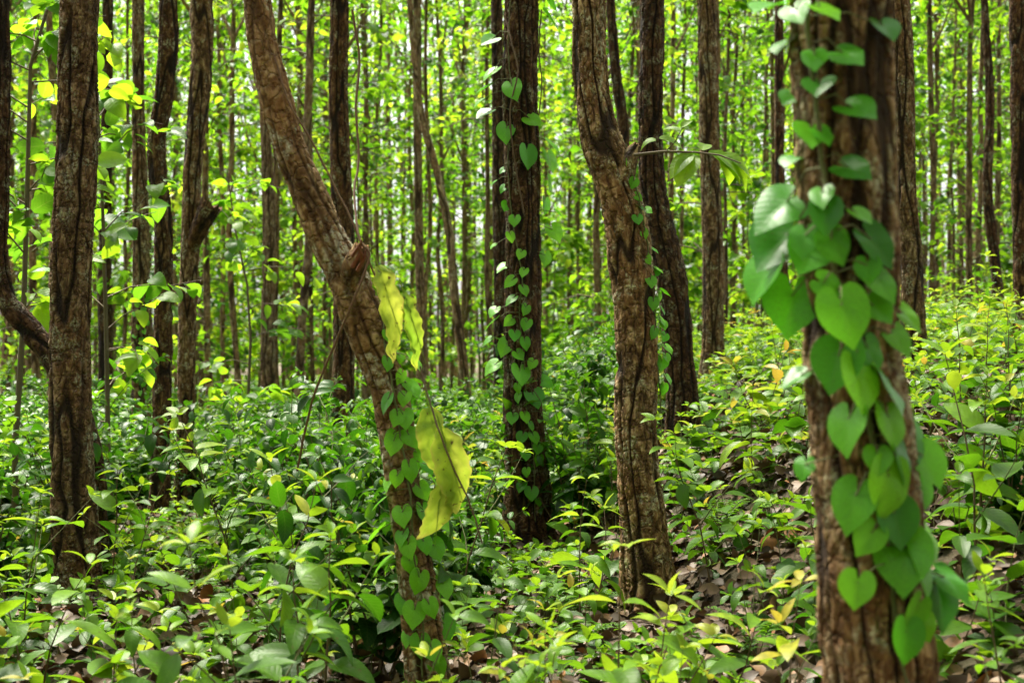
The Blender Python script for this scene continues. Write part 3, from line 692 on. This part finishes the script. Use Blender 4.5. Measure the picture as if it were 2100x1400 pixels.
# bare lianas around the leaning tree and the central trunk
def liana(pts, rad, label, name='liana', mat=M_liana):
    P = np.array([at(*p) for p in pts]); loc = P[-1].copy(); P = catmull(P, 40); P += np.cumsum(r.normal(size=P.shape) * .0015, 0)
    g = Geo(); tube(g, P - loc, rad, 7); o = link(name, g.mesh(name, [mat])); o.location = loc
    tag(o, label, 'liana', 'bare lianas hanging between the trunks')
liana([(560,110,5.95),(592,210,5.93),(640,290,5.93),(690,390,5.92),(735,480,5.88),(770,560,5.9),(800,640,5.92),(815,700,5.9)], .0045, 'reddish liana slung along the upper side of the leaning tree')
liana([(722,20,6.2),(735,120,6.2),(728,220,6.15),(735,320,6.1),(725,400,6.0),(738,490,5.86),(760,520,5.85),(735,600,5.84),(700,690,5.9),(660,790,6.0),(640,860,6.1),(618,965,6.2)], .0055, 'loose brown liana crossing the leaning tree and dropping to its left')
liana([(1033,30,10.5),(1052,90,10.4),(1062,150,10.35),(1045,230,10.38),(1052,330,10.4),(1070,440,10.4)], .006, 'thin liana lying on the upper part of the dark central trunk', mat=M_stem)
liana([(1110,20,10.5),(1106,100,10.55),(1112,180,10.5),(1104,260,10.5)], .005, 'short liana hanging at the right edge of the dark central trunk', mat=M_stem)
liana([(862,750,5.8),(880,830,5.75),(905,910,5.7),(940,990,5.7),(968,1050,5.7),(990,1120,5.7)], .004, 'fine dark liana behind the yellow hanging leaves', mat=M_stem)

# the large withering leaves that hang off the leaning tree
def bigleaf(x, y, Y, rot, L, W, tint, label, face=0., droop=.7, wav=.05, tiltn=.2):
    g = Geo(); V, Q, T, uv = leaf_tmpl('ovate', 26, 9, .45, droop, .5, wav, W)
    V = V.copy(); cz = noise(V * (9, 5, 1) + label.__len__()) * .05 + noise(V * (22, 14, 1) + 3) * .012; V[:, 2] += cz; V[:, 0] += noise(V * (3, 11, 1) + 8) * .05 * np.sign(V[:, 0])
    g.add(V * L, Q, T, np.column_stack([np.clip(np.full(len(V), tint) + noise(V * (7, 4, 1) + 5) * .22 + .45 * sstep(.78, 1, np.maximum(np.abs(uv[:, 0]) * .95, uv[:, 1])), 0, 1), uv]))
    tube(g, [(0, -.07 * 1, .01), (0, 0, 0), (0, L * .9, -L * .12)], [.003, .003, .001], 5)
    o = link('hanging_leaf', g.mesh('hanging_leaf', [M_yel])); a = R(rot)
    yd = Vector((math.sin(a), -.12, -math.cos(a))).normalized(); nz = Vector((math.sin(face), -math.cos(face), tiltn)).normalized()
    xd = yd.cross(nz).normalized(); zd = xd.cross(yd)
    o.matrix_world = Matrix.Translation(Vector(at(x, y, Y))) @ Matrix(((xd.x, yd.x, zd.x, 0), (xd.y, yd.y, zd.y, 0), (xd.z, yd.z, zd.z, 0), (0, 0, 0, 1)))
    tag(o, label, 'leaf', 'large yellow leaves hanging by the leaning tree')
bigleaf(775, 545, 5.86, 22, .42, .26, .45, 'long yellow-green leaf hugging the leaning trunk, highest of the hanging leaves', .5)
bigleaf(828, 600, 5.9, 20, .34, .22, .2, 'yellow-green leaf hanging beside the topmost heart leaves of the leaning tree', .3)
bigleaf(880, 835, 5.8, 12, .36, .42, .2, 'pale green crumpled leaf hanging right of the leaning trunk', -.5)
bigleaf(905, 880, 5.72, 18, .37, .40, .45, 'broad yellow leaf with brown rim, biggest of the hanging leaves', .15)
bigleaf(905, 985, 5.75, -2, .30, .40, .5, 'yellow-brown leaf tip hanging lowest beside the leaning trunk', .5, 1.1)

# ------------------------------------------------------------------ background trees
def bg_variant(seed, low):
    r = np.random.default_rng(seed)
    z = np.array([-.2, 0, 1.5, 3, 4.5, 6, 7.5, 9, 11, 13, 15, 17.]); n = len(z)
    x = np.cumsum(r.normal(size=n) * .055); y = np.cumsum(r.normal(size=n) * .055); x -= x[1]; y -= y[1]
    C = np.stack([x, y, z], -1); rad = np.interp(z, [-.2, 0, .5, 8, 17], [.092, .086, .072, .055, .02])
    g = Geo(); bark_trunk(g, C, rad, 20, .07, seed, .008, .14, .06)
    for q in range(5):      # limbs
        zz = r.uniform(5, 13); p = np.array([np.interp(zz, z, x), np.interp(zz, z, y), zz]); a = r.uniform(0, 6.28); L = r.uniform(.8, 2)
        d = np.array([math.cos(a) * .6, math.sin(a) * .6, .8]); tube(g, [p, p + d * L * .5, p + d * L + (0, 0, .2)], [.04, .03, .012], 6, 0, .0)
    gs, gl = Geo(), Geo()
    z0 = 2.2 if low == 2 else (3.6 if low == 1 else 5.5)
    crown_leaves(gs, gl, r, C, z0, 16.5, 84 if low == 2 else 70, 'teak_m', .19, 1.3, 9, .54, low=(8 if low == 2 else (3 if low == 1 else 0)))
    gl.extend(gs, m=1)
    return g.mesh('trunk', [BK4]), gl.mesh('crown', [M_crown, M_twig])
BGV = [bg_variant(200 + i, (0, 1, 2)[i % 3]) for i in range(12)]
pts = [(p[0], p[1]) for p in trunk_pos]
bgt = []
r = np.random.default_rng(77)
cand = 0
while cand < 9000 and len(bgt) < 255:
    cand += 1
    Y = math.sqrt(r.uniform(22 ** 2, 57 ** 2)); X = r.uniform(-1, 1) * (.36 * Y * 1.12 + 1.5)
    if Y < 27 and abs(X) < .36 * Y * .98 and r.random() < .6: continue
    px = 1050 + X / Y * FPX
    dmin = 1.5 if Y > 24 else 2.0
    if any((X - a) ** 2 + (Y - b) ** 2 < dmin ** 2 for a, b in pts): continue
    pts.append((X, Y)); bgt.append((X, Y))
bgt.sort(key=lambda q: q[0] / q[1])
land = [(-1e9, 'the left edge'), (150, 'the thick left trunk'), (333, 'the close pair'), (700, 'the leaning tree'), (1070, 'the dark central trunk'), (1290, 'the curving trunk'), (1460, 'the grooved lone trunk'), (1745, 'the foreground trunk'), (1860, 'the wavy trunk'), (2092, 'the right edge'), (1e9, '')]
ORD = 'first second third fourth fifth sixth seventh eighth ninth tenth eleventh twelfth thirteenth fourteenth fifteenth sixteenth seventeenth eighteenth nineteenth twentieth'.split()
def ordn(i):
    if i < 20: return ORD[i]
    t, u = divmod(i + 1, 10); tens = {2: 'twenty', 3: 'thirty', 4: 'forty', 5: 'fifty', 6: 'sixty', 7: 'seventy'}[t]
    return (tens[:-1] + 'ieth') if u == 0 else tens + '-' + ORD[u - 1]
def place_phrase(px, cnt, tag_):
    for q in range(len(land) - 1):
        if land[q][0] <= px < land[q + 1][0]:
            key = (tag_, q); cnt[key] = cnt.get(key, -1) + 1
            return f"{ordn(cnt[key])} to the right of {land[q][1]}" if q else f"{ordn(cnt[key])} from the left edge"
cnt = {}
for i, (X, Y) in enumerate(bgt):
    vi = int(r.integers(0, 12))
    if Y < 24: vi = int(r.choice([0, 3, 6, 9, 1, 4]))
    root = empty('forest_tree', (X, Y, T1(X, Y)), r.uniform(0, 6.28), r.uniform(.85, 1.2))
    px = 1050 + X / Y * FPX
    band = 'far' if Y > 38 else ('middle-distance' if Y < 26 else 'distant')
    lab = f"slender {band} leafy tree, {place_phrase(px, cnt, band)}"
    tag(root, lab, 'tree', 'slender trees crowding the background')
    a = link('trunk', BGV[vi][0], root); b = link('crown', BGV[vi][1], root)
    f = r.uniform(.75, 1.3) * .78; a.scale = (f, f, 1)

# distant woods: one mass
g = Geo(); r = np.random.default_rng(88)
for i in range(280):
    Y = math.sqrt(r.uniform(56 ** 2, 105 ** 2)); X = r.uniform(-1, 1) * (.36 * Y * 1.15 + 2); z0 = T1(X, Y)
    P = np.array([[X, Y, z0 - .3], [X + r.normal() * .2, Y, z0 + 7], [X + r.normal() * .5, Y, z0 + 22]])
    tube(g, P, [.14, .10, .04], 6, 1, 0)
    n = 270; a = r.uniform(0, 6.28, n); nc = 15; cz = r.uniform(.5, 24, nc); ca = r.uniform(0, 6.28, nc); cr = r.uniform(.3, 2.2, nc); ci = r.integers(0, nc, n)
    pos = np.stack([X + np.cos(ca[ci]) * cr[ci], Y + np.sin(ca[ci]) * cr[ci], z0 + cz[ci]], -1) + r.normal(size=(n, 3)) * (.55, .55, .4)
    yd = r.normal(size=(n, 3)) * (1, 1, .5) + (0, 0, -.3); up = np.array([0, 0, 1.]) + r.normal(size=(n, 3)) * .5
    scatter_leaves(g, 'ovate_s', pos, yd, up, r.uniform(.22, .4, n), np.clip(.54 + r.normal(size=nc)[ci] * .24 + r.normal(size=n) * .16, 0, 1), r, 0)
o = link('distant_woods', g.mesh('distant_woods', [M_crown, BK4])); tag(o, 'bright yellow-green far-off woods closing the view behind all the trunks', 'woods', None, 'stuff')

# ------------------------------------------------------------------ leafy saplings between the trunks
def sapling_variant(seed, key, lsize, h, dens, mat):
    r = np.random.default_rng(seed); z = np.linspace(-.1, h, 7)
    C = np.stack([np.cumsum(r.normal(size=7) * .06), np.cumsum(r.normal(size=7) * .06), z], -1); C -= C[0] * (1, 1, 0)
    g = Geo(); tube(g, C, np.linspace(.022, .006, 7), 7)
    gs, gl = Geo(), Geo()
    crown_leaves(gs, gl, r, C, h * .22, h, dens, key, lsize, .75, 7, .66, .12, 0, .0045)
    g.extend(gs)
    return g.mesh('stem', [M_twig]), gl.mesh('foliage', [mat])
SV = [sapling_variant(300 + i, 'teak', .17, (3.6, 4.4, 3.2)[i], (24, 30, 20)[i], M_young) for i in range(3)]
SF = [sapling_variant(320 + i, 'teak_m', .25, (4.5, 6, 5, 3.5)[i], (44, 55, 44, 36)[i], M_crown) for i in range(4)]
def sapling(v, X, Y, rz, s, label, group='leafy saplings between the trunks'):
    root = empty('sapling', (X, Y, T1(X, Y)), rz, s); tag(root, label, 'sapling', group)
    link('stem', v[0], root); link('foliage', v[1], root)
for q, (px, Y, s, lab) in enumerate([(238, 11.2, 1.15, 'big-leaved yellow-green sapling just right of the thick left trunk'), (30, 10.8, 1.25, 'dark-leaved sapling at the upper left corner beside the crooked tree'),
        (452, 15.5, 1.1, 'bright sapling right of the close pair of trunks'), (300, 18.5, 1.2, 'pale sapling glowing behind the close pair of trunks')]):
    sapling(SV[q % 3], (px - 1050) / FPX * Y, Y, q * 1.9, s, lab)
r = np.random.default_rng(99); cnt = {}; sp = []; k_ = 0
while len(sp) < 46 and k_ < 4000:
    k_ += 1; Y = math.sqrt(r.uniform(27 ** 2, 54 ** 2)); X = r.uniform(-1, 1) * (.36 * Y * 1.05 + .5)
    if any((X - a) ** 2 + (Y - b) ** 2 < 1.0 for a, b in pts): continue
    pts.append((X, Y)); sp.append((X, Y))
sp.sort(key=lambda q: q[0] / q[1])
for X, Y in sp:
    sapling(SF[r.integers(0, 4)], X, Y, r.uniform(0, 6.28), r.uniform(.8, 1.2), 'leafy background sapling, ' + place_phrase(1050 + X / Y * FPX, cnt, 's'))

# ------------------------------------------------------------------ undergrowth
KINDS = ['seedling', 'low', 'tall', 'shrub', 'fern', 'sprout']
NV = {'seedling': 8, 'low': 6, 'tall': 6, 'shrub': 3, 'fern': 3, 'sprout': 4}
CATS = {'seedling': ('seedling', 'broad-leaved seedling'), 'low': ('ground_plant', 'low round-leaved plant'), 'tall': ('tall_seedling', 'upright leafy plant'),
        'shrub': ('shrub', 'dense dark green shrub'), 'fern': ('feathery_plant', 'feathery fine-leaved plant'), 'sprout': ('leafy_shoots', 'fresh long-leaved shoots')}
PV = {}; PL = {}
for ki, kd in enumerate(KINDS):
    for v in range(NV[kd]):
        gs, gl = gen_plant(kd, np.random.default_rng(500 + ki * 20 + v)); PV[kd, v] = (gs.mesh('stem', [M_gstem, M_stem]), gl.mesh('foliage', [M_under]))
        gs, gl = gen_plant(kd, np.random.default_rng(500 + ki * 20 + v), '' if kd == 'fern' else '_m'); m_ = Geo(); m_.extend(gl, m=0); m_.extend(gs, m=1); PL[kd, v] = m_
r = np.random.default_rng(123)
plants = []      # x, y, kind, scale
placed = [(-.74, 7.9, 'shrub', 1.0), (-.95, 8.1, 'shrub', 1.1), (-1.15, 8.5, 'shrub', 1.1), (-1.0, 8.9, 'shrub', 1.15), (-1.35, 9.2, 'shrub', 1.1), (-1.3, 10.2, 'shrub', 1.1), (-1.75, 10.0, 'shrub', 1.0), (-2.0, 10.8, 'tall', 1.2), (-1.62, 9.6, 'tall', 1.2), (-1.15, 8.0, 'tall', 1.0),
          (-2.25, 8.0, 'tall', 1.1), (-2.05, 7.6, 'tall', .8), (-1.58, 5.7, 'sprout', .9), (-2.05, 6.0, 'sprout', 1.05), (-1.45, 5.2, 'sprout', .9), (-1.95, 5.3, 'tall', .9),
          (.30, 4.9, 'sprout', 1.0), (.10, 5.0, 'sprout', .95), (.48, 5.15, 'sprout', .9), (.12, 4.6, 'tall', .8), (.62, 4.7, 'seedling', 1.2), (-.1, 5.0, 'sprout', .8), (-.42, 5.0, 'seedling', 1.2),
          (1.92, 5.9, 'tall', 1.15), (2.1, 6.4, 'tall', 1.2), (1.85, 5.4, 'seedling', 1.3), (2.3, 6.6, 'shrub', .8), (-2.9, 9.4, 'shrub', 1.1), (-3.3, 10.3, 'shrub', 1.3), (-3.6, 11.4, 'shrub', 1.3),
          (-1.9, 12.0, 'shrub', 1.0), (-2.3, 12.4, 'tall', 1.2), (-.15, 12.6, 'shrub', .8), (-1.05, 6.9, 'fern', 1.2), (-1.5, 8.6, 'fern', 1.3), (-1.9, 8.9, 'fern', 1.2)]
plants += placed
def clear(x, y, m_):
    for a, b, rr in trunk_pos:
        if (x - a) ** 2 + (y - b) ** 2 < (rr + m_) ** 2: return False
    return True
def hides(px, top, Y):      # a plant that would cover the foot of a trunk which the photograph leaves open
    return (any(x0 + 20 - .2 / Y * FPX < px < x1 - 20 + .2 / Y * FPX and Y < dd_ and top < yb for x0, x1, dd_, yb in ((120, 205, 8.6, 1170), (1030, 1120, 10.6, 1080), (1270, 1390, 8.0, 1225), (820, 905, 6.1, 1340)))
        or any(x0 + 10 - .22 / Y * FPX < px < x1 - 10 + .22 / Y * FPX and Y < dd_ and top < yb for x0, x1, dd_, yb in ((270, 400, 13.2, 985), (1370, 1425, 12, 800), (1840, 1890, 12, 660), (1435, 1485, 16, 705), (680, 725, 14, 830))))
k_ = 0
while len(plants) < 4500 and k_ < 60000:
    k_ += 1
    Y = math.sqrt(r.uniform(4.3 ** 2, 21 ** 2)); X = r.uniform(-1, 1) * (.36 * Y * 1.08 + 1.7)
    dn = noise(np.array([[X * .9, Y * .9, 3.]]))[0]
    bare = (abs(X - (.75 + .06 * Y)) < .55 and 7 < Y < 11) or (-.55 < X < .1 and 5.6 < Y < 7.3)     # litter shows here
    dens = np.clip(.9 + dn * .6, .6, 1) * (1.0 if Y < 13 else .8)
    if r.random() > dens or not clear(X, Y, .08): continue
    if Y < 5.4 and r.random() < .25: continue
    px_ = 1050 + X / Y * FPX; top_ = 700 - (T1(X, Y) + .20 - CAM_Z) / Y * FPX
    if hides(px_, top_, Y): continue
    wts = [.38, .28, .20, .03, .05, .06] if Y < 12 else [.34, .16, .27, .13, .04, .06]
    if X > .09 * Y: wts = [.52, .32, .08, 0, .03, .05]
    kd_ = KINDS[r.choice(6, p=wts)]; sc_p = r.uniform(.7, 1.15) * (1.0 if Y < 11 else .9)
    if kd_ != 'low':
        top_ = 700 - (T1(X, Y) + (1.0 if kd_ in ('tall', 'shrub', 'sprout') else .45) - CAM_Z) / Y * FPX
        if hides(px_, top_, Y): kd_ = 'seedling' if not hides(px_, 700 - (T1(X, Y) + .42 - CAM_Z) / Y * FPX, Y) else 'low'
    plants.append((X, Y, kd_, sc_p))
# the ones that show largest stay individuals
plants = plants[:len(placed)] + sorted(plants[len(placed):], key=lambda q: q[1] / {'low': .45, 'seedling': .7, 'fern': .7}.get(q[2], 1.1))
inv = [q for q in plants if abs(q[0]) < .36 * q[1] + .12]; ind = inv[:300]; ids = set(map(id, ind)); rest = [q for q in plants if id(q) not in ids]
ind.sort(key=lambda q: q[0] / q[1]); cnt = {}
for X, Y, kd, s in ind:
    v = PV[kd, int(r.integers(0, NV[kd]))]; nm, ct = CATS[kd]
    root = empty(nm, (X, Y, T1(X, Y) - .01), r.uniform(0, 6.28), s)
    band = 'in the foreground' if Y < 6.3 else ('in the middle' if Y < 9 else 'further back')
    tag(root, f"{ct} {band}, {place_phrase(1050 + X / Y * FPX, cnt, kd + band)}", nm.replace('_', ' '), 'undergrowth plants on the forest floor')
    a = link('stem', v[0], root); b = link('foliage', v[1], root)
g = Geo()
def rotz(a, s, X, Y, Z, tilt=0):
    c_, s_ = math.cos(a) * s, math.sin(a) * s
    return np.array([[c_, -s_, 0, X], [s_, c_, 0, Y], [0, 0, s, Z], [0, 0, 0, 1.]])
for X, Y, kd, s in rest:
    g.extend(PL[kd, int(r.integers(0, NV[kd]))], rotz(r.uniform(0, 6.28), s, X, Y, T1(X, Y) - .01), tint=r.normal() * .05)
# far ground cover out to the woods
for i in range(2700):
    Y = math.sqrt(r.uniform(20 ** 2, 62 ** 2)); X = r.uniform(-1, 1) * (.36 * Y * 1.05 + 1.9)
    n = 34 if Y < 35 else 22; hh = r.uniform(.25, .6); z0 = T1(X, Y)
    pos = np.array([X, Y, z0]) + np.stack([r.normal(size=n) * .35, r.normal(size=n) * .35, r.uniform(.05, 1, n) ** .8 * hh], -1)
    yd = r.normal(size=(n, 3)) * (1, 1, .35); up = np.array([0, 0, 1.]) + r.normal(size=(n, 3)) * .35
    scatter_leaves(g, 'ovate_s', pos, yd, up, r.uniform(.12, .22, n) * (1 if Y < 35 else 1.3), np.clip(.6 + r.normal() * .08 + r.normal(size=n) * .1, 0, .9), r, 0)
o = link('ground_cover', g.mesh('ground_cover', [M_under, M_gstem])); tag(o, 'mass of small green plants covering the forest floor and slope', 'ground cover', None, 'stuff')

# ------------------------------------------------------------------ leaf litter
g = Geo(); n = 38000
Y = np.sqrt(r.uniform(4 ** 2, 15 ** 2, n)); X = r.uniform(-1, 1, n) * (.36 * Y * 1.05 + 1.5); Z = terrain(X, Y) + r.uniform(.005, .055, n)
pos = np.stack([X, Y, Z], -1); yd = r.normal(size=(n, 3)) * (1, 1, .3); up = np.array([0, 0, 1.]) + r.normal(size=(n, 3)) * .7
scatter_leaves(g, 'ovate_m', pos, yd, up, r.uniform(.04, .13, n), np.clip(r.normal(.5, .28, n), 0, 1), r)
for i in range(260):
    Yt = math.sqrt(r.uniform(16, 144)); Xt = r.uniform(-1, 1) * .38 * Yt; a = r.uniform(0, 6.28); L = r.uniform(.1, .4)
    p = np.array([Xt, Yt, T1(Xt, Yt) + .02]); d = np.array([math.cos(a), math.sin(a), r.normal() * .1]) * L
    tube(g, [p, p + d * .5 + (0, 0, .01), p + d], [.004, .003, .002], 4, 0, .3)
o = link('leaf_litter', g.mesh('leaf_litter', [M_dead])); tag(o, 'brown dead leaves and twigs lying on the soil between the plants', 'leaf litter', None, 'stuff')
def deadleaf(px, py, Y, L, rot, label):
    V, Q, T, uv = leaf_tmpl('ovate', 8, 3, .9, 1.6, .5, .15, .55); g = Geo(); g.add(V * L, Q, T, np.column_stack([np.full(len(V), .92), uv]))
    o = link('dead_leaf', g.mesh('dead_leaf', [M_dead])); o.location = at(px, py, Y); o.rotation_euler = (R(70), 0.3, R(rot)); tag(o, label, 'dead leaf', 'large fallen leaves')
deadleaf(1420, 1250, 7.6, .17, 20, 'large curled rust-brown leaf beside the foot of the curving trunk')
deadleaf(655, 1285, 7.2, .14, 80, 'tan curled dead leaf on the bare patch left of the leaning tree')
deadleaf(1560, 1110, 8.6, .2, 100, 'orange-brown dead leaf lying on the bank below the slope')

# ------------------------------------------------------------------ unseen forest added around and behind the camera to block low ambient light
g = Geo(); r = np.random.default_rng(404); gv = []
for v in range(2):
    a_, b_ = Geo(), Geo(); C = np.array([[0, 0, -.2], [.1, 0, 5], [0, .1, 13.]]); tube(a_, C, [.13, .1, .04], 8, 1, 0)
    crown_leaves(a_, b_, r, C, 2.5, 13, 60, 'ovate_s', .42, 2.0, 9, .5); b_.extend(a_, m=1); gv.append(b_)
n_ = 0
while n_ < 60:
    a = r.uniform(0, 6.28); d = math.sqrt(r.uniform(25, 24 ** 2)); X, Y = math.sin(a) * d, math.cos(a) * d
    if Y > 0 and abs(X) < .36 * Y + 3.0: continue
    g.extend(gv[n_ % 2], rotz(r.uniform(0, 6.28), r.uniform(.9, 1.2), X, Y, T1(X, Y))); n_ += 1
o = link('unseen_shade_woods', g.mesh('unseen_shade_woods', [M_crown, BK4])); tag(o, 'unseen leafy forest added around the viewpoint and beyond both sides to block low light', 'woods', None, 'stuff')
